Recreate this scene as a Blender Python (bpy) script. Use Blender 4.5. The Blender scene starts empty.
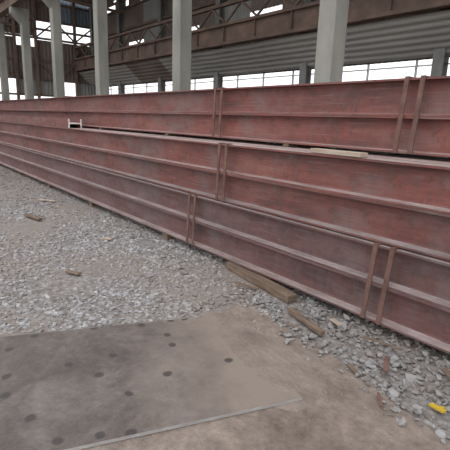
import bpy, bmesh, math, random
import numpy as np
from mathutils import Vector, Matrix, noise as mnoise
random.seed(4); rng=np.random.default_rng(7)
S=bpy.context.scene
S.view_settings.view_transform='Standard'

# ---------------------------------------------------------------- materials
def newmat(name, rough=0.85, metal=0.0):
    m=bpy.data.materials.new(name); m.use_nodes=True
    b=m.node_tree.nodes['Principled BSDF']
    b.inputs['Roughness'].default_value=rough; b.inputs['Metallic'].default_value=metal
    return m,m.node_tree.nodes,m.node_tree.links,b
def coords(N,L,scale=(1,1,1),kind='Object'):
    tc=N.new('ShaderNodeTexCoord'); mp=N.new('ShaderNodeMapping'); mp.inputs['Scale'].default_value=scale
    L.new(tc.outputs[kind],mp.inputs['Vector']); return mp.outputs['Vector']
def noise(N,L,v,scale,detail=5,rough=.6):
    n=N.new('ShaderNodeTexNoise'); n.inputs['Scale'].default_value=scale; n.inputs['Detail'].default_value=detail
    n.inputs['Roughness'].default_value=rough; L.new(v,n.inputs['Vector']); return n.outputs['Fac']
def ramp(N,L,f,stops):
    r=N.new('ShaderNodeValToRGB'); e=r.color_ramp.elements
    while len(e)<len(stops): e.new(.5)
    for i,(p,c) in enumerate(stops):
        e[i].position=p; e[i].color=(*c,1) if len(c)==3 else c
    L.new(f,r.inputs['Fac']); return r.outputs['Color']
def mix(N,L,f,a,b,mode='MIX'):
    m=N.new('ShaderNodeMix'); m.data_type='RGBA'; m.blend_type=mode
    for s,k in ((f,0),(a,6),(b,7)):
        if isinstance(s,(float,int)): m.inputs[k].default_value=s
        elif isinstance(s,tuple): m.inputs[k].default_value=(*s,1)
        else: L.new(s,m.inputs[k])
    return m.outputs[2]
def bump(N,L,b,h,strength=.4,dist=.02):
    bp=N.new('ShaderNodeBump'); bp.inputs['Strength'].default_value=strength; bp.inputs['Distance'].default_value=dist
    L.new(h,bp.inputs['Height']); L.new(bp.outputs['Normal'],b.inputs['Normal'])

def mat_noise(name,c1,c2,scale=4,rough=.85,metal=0,bs=.3,bd=.01,stretch=(1,1,1),kind='Object'):
    m,N,L,b=newmat(name,rough,metal); v=coords(N,L,stretch,kind)
    f=noise(N,L,v,scale); col=ramp(N,L,f,[(.3,c1),(.7,c2)]); L.new(col,b.inputs['Base Color'])
    f2=noise(N,L,v,scale*8); bump(N,L,b,f2,bs,bd); return m

def mat_beam(name,c0,c1,c2,grime,gl):
    m,N,L,b=newmat(name,.5)
    v=coords(N,L,(.45,1,2.0))
    oi=N.new('ShaderNodeObjectInfo')
    ad=N.new('ShaderNodeVectorMath'); ad.operation='ADD'; L.new(v,ad.inputs[0]); L.new(oi.outputs['Location'],ad.inputs[1]); v=ad.outputs[0]
    f=noise(N,L,v,2.5,8,.75)
    col=ramp(N,L,f,[(.36,c0),(.5,c1),(.64,c2)])
    v2=coords(N,L,(7,7,.5)); f2=noise(N,L,v2,2.0,5,.7)
    streak=ramp(N,L,f2,[(.46,(0,0,0)),(.66,(gl,gl,gl))])
    col=mix(N,L,streak,col,grime)
    v4=coords(N,L,(.6,1,26)); f4=noise(N,L,v4,3,4,.6)
    sc=ramp(N,L,f4,[(.56,(0,0,0)),(.70,(.65,.65,.65))])
    col=mix(N,L,sc,col,(.22,.165,.155))
    f5=noise(N,L,coords(N,L),6,7,.78); rs=ramp(N,L,f5,[(.54,(0,0,0)),(.64,(.8,.8,.8))])
    col=mix(N,L,rs,col,(.085,.038,.026))
    f6=noise(N,L,coords(N,L,(1,1,1.5)),1.3,6,.7); du=ramp(N,L,f6,[(.5,(0,0,0)),(.66,(.65,.65,.65))])
    col=mix(N,L,du,col,(.165,.128,.122))
    g=N.new('ShaderNodeNewGeometry'); sx=N.new('ShaderNodeSeparateXYZ'); L.new(g.outputs['True Normal'],sx.inputs[0])
    up=ramp(N,L,sx.outputs['Z'],[(.4,(0,0,0)),(.8,(1,1,1))])
    f3=noise(N,L,coords(N,L,(.6,1,1)),5,5,.7)
    dust_highlight=ramp(N,L,f3,[(.3,(.22,.172,.165)),(.7,(.43,.365,.355))])  # dust on upward faces, brightened to paint in the flange-top highlight
    col=mix(N,L,up,col,dust_highlight)
    tint=ramp(N,L,oi.outputs['Random'],[(0,(.84,.87,.88)),(1,(1.08,1.0,.98))])
    col=mix(N,L,1.0,col,tint,'MULTIPLY')
    L.new(col,b.inputs['Base Color'])
    r=N.new('ShaderNodeMapRange'); r.inputs[3].default_value=.40; r.inputs[4].default_value=.85; L.new(f5,r.inputs[0]); L.new(r.outputs[0],b.inputs['Roughness'])
    bump(N,L,b,noise(N,L,coords(N,L),30),.2,.004)
    return m
M_beam=mat_beam('red_oxide_steel',(.085,.036,.032),(.172,.051,.042),(.210,.082,.068),(.095,.062,.058),.65)
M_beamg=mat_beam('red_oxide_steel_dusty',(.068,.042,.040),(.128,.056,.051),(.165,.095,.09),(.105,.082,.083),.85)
M_strap=mat_noise('rusty_flat_bar',(.085,.042,.034),(.17,.095,.075),9,.85)
M_conc=mat_noise('column_concrete',(.16,.162,.145),(.275,.27,.24),1.6,.9,stretch=(1,1,.35))
M_post=mat_noise('post_steel_grey',(.12,.12,.115),(.20,.20,.195),3,.7)
M_wood=mat_noise('weathered_timber',(.09,.055,.035),(.20,.145,.105),6,.9,stretch=(.5,6,6))
M_plank=mat_noise('pale_plank',(.28,.21,.16),(.42,.36,.29),6,.9,stretch=(.6,6,6))
M_yel=mat_noise('yellow_plastic',(.45,.30,.02),(.55,.38,.03),6,.5)
M_sheet=mat_noise('weathered_sheet_grey',(.17,.172,.163),(.31,.31,.295),.5,.75,stretch=(.3,1,.5))
M_rust=mat_noise('rusty_sheet_hazed',(.085,.070,.060),(.20,.158,.132),.5,.85,stretch=(1,1,.5))  # rust colour lightened to paint in background haze
M_rustd=mat_noise('rusty_girder',(.075,.055,.046),(.18,.118,.09),1.2,.85)
M_blue=mat_noise('faded_blue_sheet',(.12,.16,.20),(.20,.25,.30),1,.7)
M_white=mat_noise('galvanised_steel',(.35,.36,.36),(.5,.51,.51),2,.5)
M_paint=mat_noise('white_paint_mark',(.55,.55,.53),(.70,.70,.68),20,.6)
M_yard=mat_noise('yard_building_wall',(.7,.72,.72),(.85,.87,.87),.3,.9)

def mat_ground():
    m,N,L,b=newmat('dirt_floor',.95); v=coords(N,L)
    f=noise(N,L,v,.9,7,.65); f2=noise(N,L,v,14,6,.7); f3=noise(N,L,v,2.7,6,.7)
    a=ramp(N,L,f,[(.3,(.185,.148,.126)),(.5,(.245,.202,.175)),(.7,(.305,.265,.235))])
    c=ramp(N,L,f2,[(.3,(.62,.61,.60)),(.7,(1.17,1.15,1.12))])
    d=ramp(N,L,f3,[(.35,(.68,.66,.64)),(.6,(1.08,1.08,1.08))])
    a=mix(N,L,1.0,a,c,'MULTIPLY')
    L.new(mix(N,L,1.0,a,d,'MULTIPLY'),b.inputs['Base Color'])
    bump(N,L,b,f2,.8,.02); return m
def mat_bed():
    m,N,L,b=newmat('gravel_bed',.95); v=coords(N,L)
    vo=N.new('ShaderNodeTexVoronoi'); vo.inputs['Scale'].default_value=26; L.new(v,vo.inputs['Vector'])
    bw=N.new('ShaderNodeRGBToBW'); L.new(vo.outputs['Color'],bw.inputs[0])
    a=ramp(N,L,bw.outputs[0],[(.2,(.165,.150,.142)),(.8,(.30,.292,.29))])
    e=ramp(N,L,vo.outputs['Distance'],[(.3,(1,1,1)),(.7,(.65,.62,.60))])
    c=mix(N,L,1.0,a,e,'MULTIPLY')
    f=noise(N,L,v,.7,5,.6); k=ramp(N,L,f,[(.42,(.1,.1,.1)),(.62,(.9,.9,.9))])
    L.new(mix(N,L,k,c,(.205,.172,.15)),b.inputs['Base Color'])
    bump(N,L,b,vo.outputs['Distance'],-.5,.02); return m
def mat_stone():
    m,N,L,b=newmat('crushed_stone',.9)
    g=N.new('ShaderNodeNewGeometry')
    a=ramp(N,L,g.outputs['Random Per Island'],[(0,(.15,.125,.11)),(.15,(.215,.205,.20)),(.35,(.255,.25,.255)),(.75,(.325,.325,.338)),(1,(.40,.40,.405))])
    v=coords(N,L); f=noise(N,L,v,30,4); c=ramp(N,L,f,[(.3,(.78,.76,.74)),(.7,(1.05,1.05,1.05))])
    col=mix(N,L,1.0,a,c,'MULTIPLY')
    f2=noise(N,L,v,.75,6,.65); k=ramp(N,L,f2,[(.46,(0,0,0)),(.66,(.7,.7,.7))])
    col=mix(N,L,k,col,(.215,.18,.157))
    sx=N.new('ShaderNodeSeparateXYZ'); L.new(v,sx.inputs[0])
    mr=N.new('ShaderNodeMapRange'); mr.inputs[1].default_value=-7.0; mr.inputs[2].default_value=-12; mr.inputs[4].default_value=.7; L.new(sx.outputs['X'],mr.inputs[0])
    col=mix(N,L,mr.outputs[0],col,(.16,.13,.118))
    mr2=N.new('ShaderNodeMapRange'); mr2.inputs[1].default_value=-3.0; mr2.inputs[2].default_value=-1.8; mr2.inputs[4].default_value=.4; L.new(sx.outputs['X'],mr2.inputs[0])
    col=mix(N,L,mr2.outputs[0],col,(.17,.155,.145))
    L.new(col,b.inputs['Base Color']); return m
def mat_plate():
    m,N,L,b=newmat('steel_plate_dusty',.6); v=coords(N,L)
    f=noise(N,L,v,1.8,8,.75)
    a=ramp(N,L,f,[(.34,(.062,.050,.046)),(.5,(.108,.088,.080)),(.64,(.165,.140,.128))])
    f4=noise(N,L,v,22,6,.75); c=ramp(N,L,f4,[(.3,(.66,.66,.66)),(.7,(1.2,1.19,1.18))])
    a=mix(N,L,1.0,a,c,'MULTIPLY')
    vo=N.new('ShaderNodeTexVoronoi'); vo.voronoi_dimensions='2D'; vo.inputs['Scale'].default_value=4.0; vo.inputs['Randomness'].default_value=.95
    f8=noise(N,L,v,9,3); wv=N.new('ShaderNodeVectorMath'); wv.operation='MULTIPLY_ADD'; wv.inputs[1].default_value=(.04,.04,.04); L.new(f8,wv.inputs[0]); L.new(v,wv.inputs[2])
    L.new(wv.outputs[0],vo.inputs['Vector'])
    sp=ramp(N,L,vo.outputs['Distance'],[(.09,(.9,.9,.9)),(.14,(0,0,0))])
    bw=N.new('ShaderNodeRGBToBW'); L.new(vo.outputs['Color'],bw.inputs[0])
    pick=ramp(N,L,bw.outputs[0],[(.42,(0,0,0)),(.46,(1,1,1))])
    sp=mix(N,L,1.0,sp,pick,'MULTIPLY')
    sx=N.new('ShaderNodeSeparateXYZ'); L.new(v,sx.inputs[0])
    ad=N.new('ShaderNodeMath'); ad.operation='MULTIPLY_ADD'; ad.inputs[1].default_value=1.4
    L.new(noise(N,L,v,2.2,6,.7),ad.inputs[0]); L.new(sx.outputs['X'],ad.inputs[2])
    mr=N.new('ShaderNodeMapRange'); mr.inputs[1].default_value=1.25; mr.inputs[2].default_value=2.0; L.new(ad.outputs[0],mr.inputs[0])
    a=mix(N,L,mr.outputs[0],a,(.215,.176,.148))
    L.new(mix(N,L,sp,a,(.040,.033,.031)),b.inputs['Base Color'])
    bump(N,L,b,f4,.3,.01); return m
M_ground=mat_ground(); M_bed=mat_bed(); M_stone=mat_stone(); M_plate=mat_plate()
M_edge=mat_noise('plate_cut_edge',(.25,.24,.235),(.36,.35,.34),8,.5)
M_sand=mat_noise('drifted_sand',(.155,.122,.102),(.26,.215,.185),3,.95,bs=.8,bd=.02)

# ---------------------------------------------------------------- helpers
def obj_from(name,verts,faces,mat,loc=(0,0,0),mats=None,fm=None):
    me=bpy.data.meshes.new(name); me.from_pydata([tuple(v) for v in verts],[],faces); me.update()
    o=bpy.data.objects.new(name,me); S.collection.objects.link(o); o.location=loc
    for mm in (mats or [mat]): me.materials.append(mm)
    if fm: 
        for p,i in zip(me.polygons,fm): p.material_index=i
    return o
class B:
    def __init__(s): s.v=[]; s.f=[]; s.m=[]
    def box(s,x0,x1,y0,y1,z0,z1,m=0):
        n=len(s.v); s.v+=[(x,y,z) for x in (x0,x1) for y in (y0,y1) for z in (z0,z1)]
        s.f+=[tuple(n+i for i in q) for q in ((0,1,3,2),(4,6,7,5),(0,4,5,1),(2,3,7,6),(0,2,6,4),(1,5,7,3))]; s.m+=[m]*6
    def bar(s,a,b,w,d,m=0):
        a=Vector(a); b=Vector(b); t=(b-a).normalized()
        up=Vector((0,0,1)) if abs(t.z)<.95 else Vector((1,0,0))
        r=t.cross(up).normalized(); u=r.cross(t); n=len(s.v)
        for p in (a,b):
            for i,j in ((-1,-1),(1,-1),(1,1),(-1,1)): s.v.append(tuple(p+r*(i*w/2)+u*(j*d/2)))
        s.f+=[(n,n+1,n+2,n+3),(n+7,n+6,n+5,n+4)]+[(n+i,n+4+i,n+4+(i+1)%4,n+(i+1)%4) for i in range(4)]; s.m+=[m]*6
    def corr(s,axis,a0,a1,c,z0,z1,c1=None,pitch=.25,amp=.035,m=0):
        c1=c if c1 is None else c1; n0=len(s.v); k=int((a1-a0)/pitch*4)
        prof=(0,0,1,1)
        for i in range(k+1):
            a=a0+(a1-a0)*i/k; o=amp*prof[i%4]
            for cc,z in ((c,z0),(c1,z1)):
                s.v.append((a,cc-o,z) if axis=='x' else (cc+o,a,z))
        for i in range(k):
            n=n0+2*i; s.f.append((n,n+2,n+3,n+1)); s.m.append(m)
    def corr_h(s,x0,x1,ya,za,yb,zb,pitch=.2,amp=.03,m=0):
        d=Vector((0,yb-ya,zb-za)); Lh=d.length; nrm=Vector((0,-d.z,d.y))/Lh
        if nrm.y>0: nrm=-nrm
        k=int(Lh/pitch*4); n0=len(s.v); prof=(0,0,1,1)
        for i in range(k+1):
            p=Vector((0,ya,za))+d*(i/k)+nrm*(amp*prof[i%4])
            s.v+=[(x0,p.y,p.z),(x1,p.y,p.z)]
        for i in range(k):
            n=n0+2*i; s.f.append((n,n+1,n+3,n+2)); s.m.append(m)
    def obj(s,name,mats,loc=(0,0,0)):
        return obj_from(name,s.v,s.f,None,loc,mats=mats,fm=s.m)
def bevel(o,w,seg=2):
    md=o.modifiers.new('bevel','BEVEL'); md.width=w; md.segments=seg; md.limit_method='ANGLE'

# ---------------------------------------------------------------- ground
obj_from('floor',[(-90,-40,0),(40,-40,0),(40,90,0),(-90,90,0)],[(0,1,2,3)],M_ground)

def in_gravel(x,y,j=0.0):
    if y>3.6: return False
    if x>-2.75:
        lim=2.47-.28*max(0,(x+2.75))/1.9 +.06*math.sin(x*7)
        return y>lim+j
    ex=-3.21+ (y-.54)*(.60/1.5)
    return x< ex-.07 and y>-1.6
poly=[(-30,-1.6),(-4.10,-1.6),(-3.21,.54),(-2.63,2.03),(-2.75,2.5),(-1.6,2.36),(-.9,2.2),(0,2.12),(2,2.12),(2,3.6),(-30,3.6)]
obj_from('gravel_bed',[(x,y,.003) for x,y in poly],[tuple(range(len(poly)))],M_bed)

tmpl=[]
for k in range(14):
    bm=bmesh.new()
    for i in range(13):
        p=Vector(rng.normal(size=3)); p.normalize(); p*=rng.uniform(.8,1.0)
        p=Vector((p.x*1.0,p.y*.75,p.z*.42)); bm.verts.new(p)
    bmesh.ops.convex_hull(bm,input=bm.verts)
    for v in [v for v in bm.verts if not v.link_faces]: bm.verts.remove(v)
    bm.verts.index_update()
    tmpl.append((np.array([v.co[:] for v in bm.verts]),[[v.index for v in f.verts] for f in bm.faces])); bm.free()
def stones(name,pts):
    V=[];F=[];n=0
    for (x,y,z,s,tl) in pts:
        tv,tf=tmpl[rng.integers(len(tmpl))]
        a=rng.uniform(0,2*math.pi); t=rng.normal(0,tl); t2=rng.normal(0,tl)
        R=np.array(Matrix.Rotation(a,3,'Z')@Matrix.Rotation(t,3,'X')@Matrix.Rotation(t2,3,'Y'))
        V.append(tv@R.T*s+np.array([x,y,z])); F+= [[i+n for i in f] for f in tf]; n+=len(tv)
    V=np.concatenate(V); return obj_from(name,V.tolist(),F,M_stone)
pts=[]
keep_out=[((-3.5,2.93),(-2.45,2.80),.09),((-2.31,2.61),(-1.86,2.50),.05),((-.95,2.36),(-.86,2.34),.05)]
def clear(x,y,s):
    for a,b,r in keep_out:
        a=Vector(a);b=Vector(b);pp=Vector((x,y)); t=max(0,min(1,(pp-a).dot(b-a)/(b-a).length_squared))
        if (pp-(a+(b-a)*t)).length<r+s*.6: return False
    return True
def scatter(x0,x1,y0,y1,dens,s0,s1,zup,test=True,tl=.2,patch=0):
    for _ in range(int((x1-x0)*(y1-y0)*dens)):
        x=rng.uniform(x0,x1); y=rng.uniform(y0,y1)
        if test and not in_gravel(x,y,rng.normal(0,.05)): continue
        if patch and mnoise.noise(Vector((x*.9,y*.9,3.1)))+rng.normal(0,.18)>patch: continue
        s=s0+(s1-s0)*rng.random()**2.0
        if clear(x,y,s): pts.append((x,y,s*.08+rng.random()*zup,s,tl))
scatter(-6.2,-2.4,-.6,3.1,1000,.014,.042,.007,tl=.12,patch=.36)
scatter(-15,-6.2,-.2,3.1,300,.024,.050,.006,tl=.12,patch=.25)
scatter(-2.9,1.2,2.0,3.1,820,.012,.042,.02,tl=.3,patch=.42)
scatter(-2.6,1.2,2.25,3.0,75,.035,.072,.03,tl=.35)
scatter(-4.5,-2.4,2.3,2.9,50,.03,.055,.02,tl=.3)
scatter(-30,-15,-.2,3.1,50,.04,.07,.01)
for _ in range(260):
    x=rng.uniform(-2.4,1); y=2.45-abs(rng.normal(0,.34))
    if y>1.85: pts.append((x,y,.004,.005+.034*rng.random()**3,.3))
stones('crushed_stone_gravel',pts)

# ---------------------------------------------------------------- steel plate
A=Vector((-3.21,.54)); Bp=Vector((-2.61,2.04)); C=Vector((-1.44,1.80)); D=Vector((-1.81,.655))
A2=A-(Bp-A)*1.0; D2=D-(C-D)*1.2
org=(A+D)/2; ex=((Bp-A).normalized()+(C-D).normalized()).normalized(); ang=math.atan2(ex.y,ex.x)
Rm=Matrix.Rotation(-ang,2)
loc=[Rm@(p-org) for p in (A2,Bp,C,D2)]
v=[(p.x,p.y,z) for z in (.004,.024) for p in loc]
plate=obj_from('steel_plate',v,[(3,2,1,0),(4,5,6,7),(0,1,5,4),(1,2,6,5),(2,3,7,6),(3,0,4,7)],None,(org.x,org.y,0),mats=[M_plate,M_edge],fm=[0,0,1,0,1,1])
plate.rotation_euler=(0,0,ang)
V=[];Fc=[];nx,ny=90,60
P0=Vector((-2.85,2.13)); P1=Vector((-1.25,1.78)); e1=(P1-P0).normalized(); e2=Vector((-e1.y,e1.x)); Ls=(P1-P0).length
for j in range(ny+1):
    for i in range(nx+1):
        a=i/nx; c=(j/ny-.5)*1.3
        p=P0+e1*(a*Ls)+e2*(c-.03)
        n1=mnoise.noise(Vector((p.x*2.2,p.y*2.2,.5)))+.5*mnoise.noise(Vector((p.x*7,p.y*7,2)))
        env=math.exp(-(c/.24)**2)*min(1,4*a+.3)*min(1,5*(1-a))
        z=-.012+.046*env*(.85+.6*n1)+.003*mnoise.noise(Vector((p.x*25,p.y*25,1)))
        V.append((p.x,p.y,z))
for j in range(ny):
    for i in range(nx):
        n=j*(nx+1)+i; Fc.append((n,n+1,n+nx+2,n+nx+1))
so=obj_from('sand_drift',V,Fc,M_sand)
for pl in so.data.polygons: pl.use_smooth=True

# ---------------------------------------------------------------- I beams
def ibeam_mesh(name,L,H,W,tf,tw,r=.012,mat=None):
    pr=[(-W/2,0),(W/2,0),(W/2,tf),(tw/2+r,tf),(tw/2+r*.3,tf+r*.3),(tw/2,tf+r),(tw/2,H-tf-r),(tw/2+r*.3,H-tf-r*.3),(tw/2+r,H-tf),(W/2,H-tf),(W/2,H),
        (-W/2,H),(-W/2,H-tf),(-tw/2-r,H-tf),(-tw/2-r*.3,H-tf-r*.3),(-tw/2,H-tf-r),(-tw/2,tf+r),(-tw/2-r*.3,tf+r*.3),(-tw/2-r,tf),(-W/2,tf)]
    n=len(pr); vs=[(x,a,b) for x in (0,-L) for a,b in pr]
    fs=[(i,n+i,n+(i+1)%n,(i+1)%n) for i in range(n)]
    for o,fl in ((0,1),(n,0)):
        caps=[(0,1,2,3,18,19),(3,4,17,18),(4,5,16,17),(5,6,15,16),(6,7,14,15),(7,8,13,14),(8,9,10,11,12,13)]
        for c in caps:
            c=tuple(o+i for i in c); fs.append(c if fl else c[::-1])
    me=bpy.data.meshes.new(name); me.from_pydata(vs,[],fs); me.materials.append(mat or M_beam)
    bm=bmesh.new(); bm.from_mesh(me); bmesh.ops.recalc_face_normals(bm,faces=bm.faces); bm.to_mesh(me); bm.free()
    return me
Wb=.20
MB=ibeam_mesh('steel_i_beam',12.0,.308,Wb,.017,.010)
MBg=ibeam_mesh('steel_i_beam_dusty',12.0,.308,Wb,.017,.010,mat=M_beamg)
MB2=ibeam_mesh('steel_i_beam_top',12.0,.292,Wb,.016,.010)
def beam(me,x,y,z):
    o=bpy.data.objects.new('steel_i_beam',me); S.collection.objects.link(o); o.location=(x,y+Wb/2,z); return o
z0=.10
for layer in range(4):
    for row in range(5):
        off=[0,.03,.05,.02][layer] if row==0 else random.uniform(0,.05)
        yy=2.90+row*.225+(.03 if layer>=2 else 0)
        zz=z0+layer*.310+(.012 if layer>=2 else 0)
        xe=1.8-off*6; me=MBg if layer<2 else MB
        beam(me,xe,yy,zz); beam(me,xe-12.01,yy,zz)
ztop=z0+4*.310+.012
zt=ztop+.035
for layer in range(2):
    for row in range(3):
        off=random.uniform(0,.3)
        beam(MB2,2.0-off,3.36+row*.23,zt+layer*.294); beam(MB2,-10.01-off,3.36+row*.23,zt+layer*.294)
ms=ibeam_mesh('small_i_beam',11,.26,.17,.026,.022)
ms.materials.append(M_paint)
for v in ms.vertices: y,z=v.co.y,v.co.z; v.co.y=z-.13; v.co.z=y+.085
ms.flip_normals(); ms.update()
for p in ms.polygons:
    if abs(p.normal.x)>.9: p.material_index=1
o=bpy.data.objects.new('small_i_beam',ms); S.collection.objects.link(o); o.location=(-8.5,3.08,ztop+.002)
bb=B()
for x in (1.2,-1.1,-3.2,-5.6,-8,-10.6,-13,-16,-19,-21.5): bb.box(x-.04,x+.04,3.37,4.0,zt-.034,zt-.001)
bb.obj('packing_timbers',[M_wood])
bb=B()
for x in (1.3,-.6,-4.9,-7.5,-9.9,-12.4,-15,-18,-21): bb.box(x-.06,x+.06,2.93,4.05,0,z0-.001)
bb.obj('dunnage_timbers',[M_wood])
def timber(name,a,b,w,h,mat):
    q=B(); q.bar(a,b,w,h); o=q.obj(name,[mat]); bevel(o,.004); return o
timber('dunnage_timber',(-3.5,2.93,.05),(-2.45,2.80,.045),.11,.075,M_wood)
timber('wood_offcut',(-2.31,2.61,.05),(-1.86,2.50,.045),.045,.035,M_wood)
for a,b,w,h,m in [((-1.35,2.55,.07),(-1.28,2.42,.05),.035,.025,M_strap),((-3.05,2.62,.05),(-2.80,2.70,.05),.03,.02,M_wood),
    ((-1.05,2.72,.08),(-.85,2.60,.06),.04,.02,M_wood),((-7.2,1.75,.04),(-6.75,1.85,.04),.07,.03,M_wood),
    ((-5.3,2.2,.03),(-5.2,2.3,.03),.06,.02,M_plank),((-1.95,2.72,.07),(-1.84,2.69,.07),.04,.015,M_plank),
    ((-1.62,2.66,.08),(-1.35,2.74,.07),.018,.014,M_wood),((-1.5,2.34,.02),(-1.38,2.28,.02),.03,.012,M_wood),
    ((-2.2,2.42,.025),(-2.02,2.45,.025),.014,.012,M_wood),((-.78,2.5,.07),(-.6,2.42,.05),.03,.02,M_wood),
    ((-1.2,2.22,.02),(-1.12,2.12,.02),.02,.01,M_strap),((-4.3,1.4,.03),(-4.15,1.48,.03),.05,.015,M_wood),((-8.4,2.3,.04),(-8.1,2.5,.04),.06,.02,M_plank)]:
    timber('wood_offcut',a,b,w,h,m)
timber('plank',(-2.50,2.99,ztop+.02),(-1.98,2.97,ztop+.02),.10,.036,M_plank)
q=B(); q.bar((-.95,2.36,.03),(-.86,2.34,.04),.03,.012); q.bar((-.90,2.345,.037),(-.885,2.39,.03),.02,.010); o=q.obj('yellow_plastic_scrap',[M_yel])

def strap(xs,yf,zb,zt_,lean):
    q=B()
    for x in xs:
        n=len(q.v)
        w=.038; t=.012
        vs=[]
        for (xx,zz) in ((x-lean,zb),(x,zt_+.012)):
            for dx in (-w/2,w/2):
                for y in (yf-t,yf-.001): vs.append((xx+dx,y,zz))
        q.v+=vs
        q.f+=[tuple(n+i for i in k) for k in ((0,2,3,1),(4,5,7,6),(0,4,6,2),(1,3,7,5),(0,1,5,4),(2,6,7,3))]; q.m+=[0]*6
        q.box(x-w/2,x+w/2,yf-.001,yf+.06,zt_+.001,zt_+.010)
        for zz in (zb+.01,(zb+zt_)/2,zt_-.01):
            xx=x-lean*(1-(zz-zb)/(zt_-zb)); q.box(xx-w/2-.006,xx+w/2+.006,yf-.008,yf-.001,zz-.008,zz+.008)
    return q.obj('bundle_strap',[M_strap])
strap((-1.74,-1.60),2.90,z0,z0+.618,.045)
strap((-4.27,-4.15),2.90,z0,z0+.618,.045)
strap((-3.75,-3.63),2.93,z0+.632,z0+.632+.618,.03)
strap((-1.92,-1.79),3.36,zt,zt+.586,.03)
strap((-4.42,-4.29),3.36,zt,zt+.586,.03)

# ---------------------------------------------------------------- columns
def column(x,y):
    q=B(); w=.205
    q.box(x-w,x+w,y-w,y+w,.25,7.1)
    q.box(x-.36,x+.36,y-.36,y+.36,0,.25)
    n=len(q.v)
    q.v+=[(x-w,y-w,6.3),(x+w,y-w,6.3),(x-w,y-w,7.1),(x+w,y-w,7.1),(x-w,y-w-.5,6.8),(x+w,y-w-.5,6.8),(x-w,y-w-.5,7.1),(x+w,y-w-.5,7.1)]
    q.f+=[tuple(n+i for i in k) for k in ((0,1,5,4),(4,5,7,6),(6,7,3,2),(0,4,6,2),(1,3,7,5))]; q.m+=[0]*5
    o=q.obj('concrete_column',[M_conc]); bevel(o,.03)
for x in (-.5,-5.85,-11.2,-16.85,-21.9,-27.0,-32.6): column(x,7.25)
q=B()
q.box(-33.6,3,6.55,6.9,7.12,7.18); q.box(-33.6,3,6.55,6.9,7.75,7.8); q.box(-33.6,3,6.71,6.74,7.18,7.75)
q.obj('crane_runway_girder',[M_rustd])

# ---------------------------------------------------------------- far side wall (y=14)
Y=14.0
q=B()
x=-34; i=0
while x<6:
    q.corr_h(x,x+4.0,Y-.1,3.72+.012*(i%2),Y-1.3,4.75+.012*(i%2),pitch=.24,amp=.04,m=(0,0,1,0,0)[i%5] if x<-14 else 0); x+=4; i+=1
q.corr('x',-34,6,Y,5.2,6.0,m=1)
q.corr('x',-34,6,Y+.15,3.7,5.3,m=1)
for i,x in enumerate(np.arange(-34,6,2.0)):
    q.corr('x',x,x+2.0,Y,6.0 if i%3 else 6.35,8.5,m=1 if i%4 else 0)
    if i%3!=1: q.corr('x',x,x+1.7,Y,8.5,9.0,m=1)
    if i%4!=2: q.corr('x',x,x+1.8,Y,9.0,9.9,m=1)
for z in (5.6,6.0,7.2,8.5,9.0): q.box(-34,6,Y-.14,Y-.04,z-.07,z+.07,2)
q.box(-34,6,Y-1.55,Y-1.30,4.80,4.92,2); q.box(-34,6,Y-1.44,Y-1.41,4.92,5.55,2); q.box(-34,6,Y-1.6,Y-1.25,5.55,5.66,2)
x=-34
while x<6:
    q.box(x,x+.05,Y-1.55,Y-1.44,4.92,5.55,2)
    q.bar((x,Y-1.4,5.7),(x+1,Y-1.4,6.4),.07,.07,2); q.bar((x+1,Y-1.4,6.4),(x+2,Y-1.4,5.7),.07,.07,2)
    x+=2
q.box(-34,6,Y-1.5,Y-1.3,6.38,6.5,2)
for z in (2.45,3.5): q.box(-34,6,Y-.05,Y+.02,z-.02,z+.02,3)
q.corr('x',-34,6,Y+.1,0,1.2,m=0)
for x in (-33.5,-28.9,-23.5,-18.0,-12.3,-6.9,-1.5):
    w=.17
    q.box(x-w,x+w,Y-.36,Y-.33,0,9.3,5); q.box(x-w,x+w,Y-.05,Y-.02,0,9.3,5); q.box(x-.015,x+.015,Y-.33,Y-.05,0,9.3,5)
for x in np.arange(-33,5,1.8): q.box(x-.03,x+.03,Y+.05,Y+.11,1.2,3.7,3)
q.obj('wall_right',[M_sheet,M_rust,M_rustd,M_white,M_blue,M_post])

# ---------------------------------------------------------------- end wall
X=-34.2
q=B()
ys=np.arange(-14,14,1.4)
for i,y in enumerate(ys):
    y1=y+1.4
    q.corr('y',y,y1,X,4.0,6.7 if i%4 else 6.2,m=1)
    if i%3!=2 and y<9: q.corr('y',y,y1,X,6.9,8.0,m=1)
    q.corr('y',y,y1,X,8.0,10.2,m=2 if y>10.5 else 1)
    q.corr('y',y,y1,X,10.35,12,m=1)
    if i%3: q.corr('y',y,y1,X,2.9,4.0,m=0)
    if i%4!=1: q.corr('y',y,y1,X,0,2.0,m=0)
for z in (2.3,2.9,4.0,5.3,6.8,7.4,8.0,9.2,10.3): q.box(X+.05,X+.17,-14,14,z-.07,z+.07,3)
for y in np.arange(-14,14.1,1.4): q.box(X+.05,X+.3,y-.08,y+.08,0,12,3)
y=-14
while y<14:
    q.bar((X+.2,y,4.0),(X+.2,y+1.4,5.3),.1,.1,3); q.bar((X+.2,y+1.4,5.3),(X+.2,y+2.8,4.0),.1,.1,3)
    q.bar((X+.2,y,8.0),(X+.2,y+1.4,6.8),.1,.1,3); q.bar((X+.2,y+1.4,6.8),(X+.2,y+2.8,8.0),.1,.1,3); y+=2.8
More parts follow.
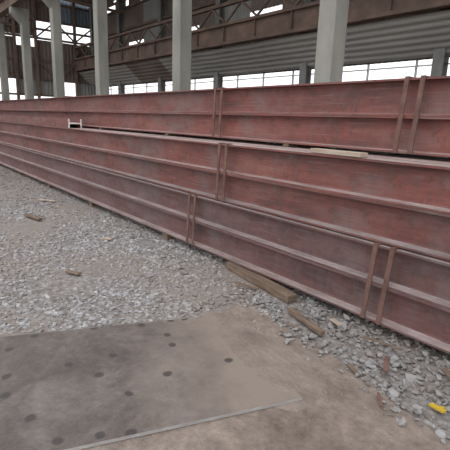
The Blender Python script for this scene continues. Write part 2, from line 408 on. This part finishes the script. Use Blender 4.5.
q.obj('wall_end',[M_sheet,M_rust,M_blue,M_rustd])

q=B()
for x in (-28,-22.5,-17,-11.3,-5.9):
    q.bar((x,7.6,8.3),(x,13.6,8.1),.14,.14); q.bar((x,7.6,9.5),(x,13.6,9.1),.14,.14)
    for k in range(5):
        a=7.6+k*1.2; q.bar((x,a,8.3),(x,a+.6,9.4),.08,.08); q.bar((x,a+.6,9.4),(x,a+1.2,8.2),.08,.08)
q.obj('roof_trusses',[M_rustd])
obj_from('ceiling',[(-34,6.8,9.9),(6,6.8,9.9),(6,14.3,9.4),(-34,14.3,9.4)],[(0,1,2,3)],M_rust)

q=B(); q.box(-60,20,40,52,0,4.0,0); q.box(-60,20,39.9,40,1.0,1.6,1)
q.obj('yard_building',[M_yard,M_sheet])

# ---------------------------------------------------------------- light
w=bpy.data.worlds.new('world'); S.world=w; w.use_nodes=True
bg=w.node_tree.nodes['Background']; bg.inputs[0].default_value=(.96,.97,1,1); bg.inputs[1].default_value=1.65
sd=bpy.data.lights.new('daylight','SUN'); sd.energy=1.0; sd.angle=1.2; sd.color=(1,.95,.89)
so=bpy.data.objects.new('daylight',sd); S.collection.objects.link(so)
so.rotation_euler=Vector((-.35,.75,-.8)).to_track_quat('-Z','Y').to_euler(); so.location=(3,-6,8)

# ---------------------------------------------------------------- camera
yaw=math.radians(39.0); p=math.radians(13.6); roll=math.radians(2.0)
F=Vector((-math.cos(yaw)*math.cos(p),math.sin(yaw)*math.cos(p),-math.sin(p)))
R0=Vector((math.sin(yaw),math.cos(yaw),0)); U0=R0.cross(F)
R=R0*math.cos(roll)+U0*math.sin(roll); U=U0*math.cos(roll)-R0*math.sin(roll)
mw=Matrix(((R.x,U.x,-F.x,0),(R.y,U.y,-F.y,0),(R.z,U.z,-F.z,1.6),(0,0,0,1)))
cd=bpy.data.cameras.new('camera'); cd.sensor_width=36; cd.lens=34.64; cd.clip_end=300
co=bpy.data.objects.new('camera',cd); S.collection.objects.link(co); co.matrix_world=mw; S.camera=co
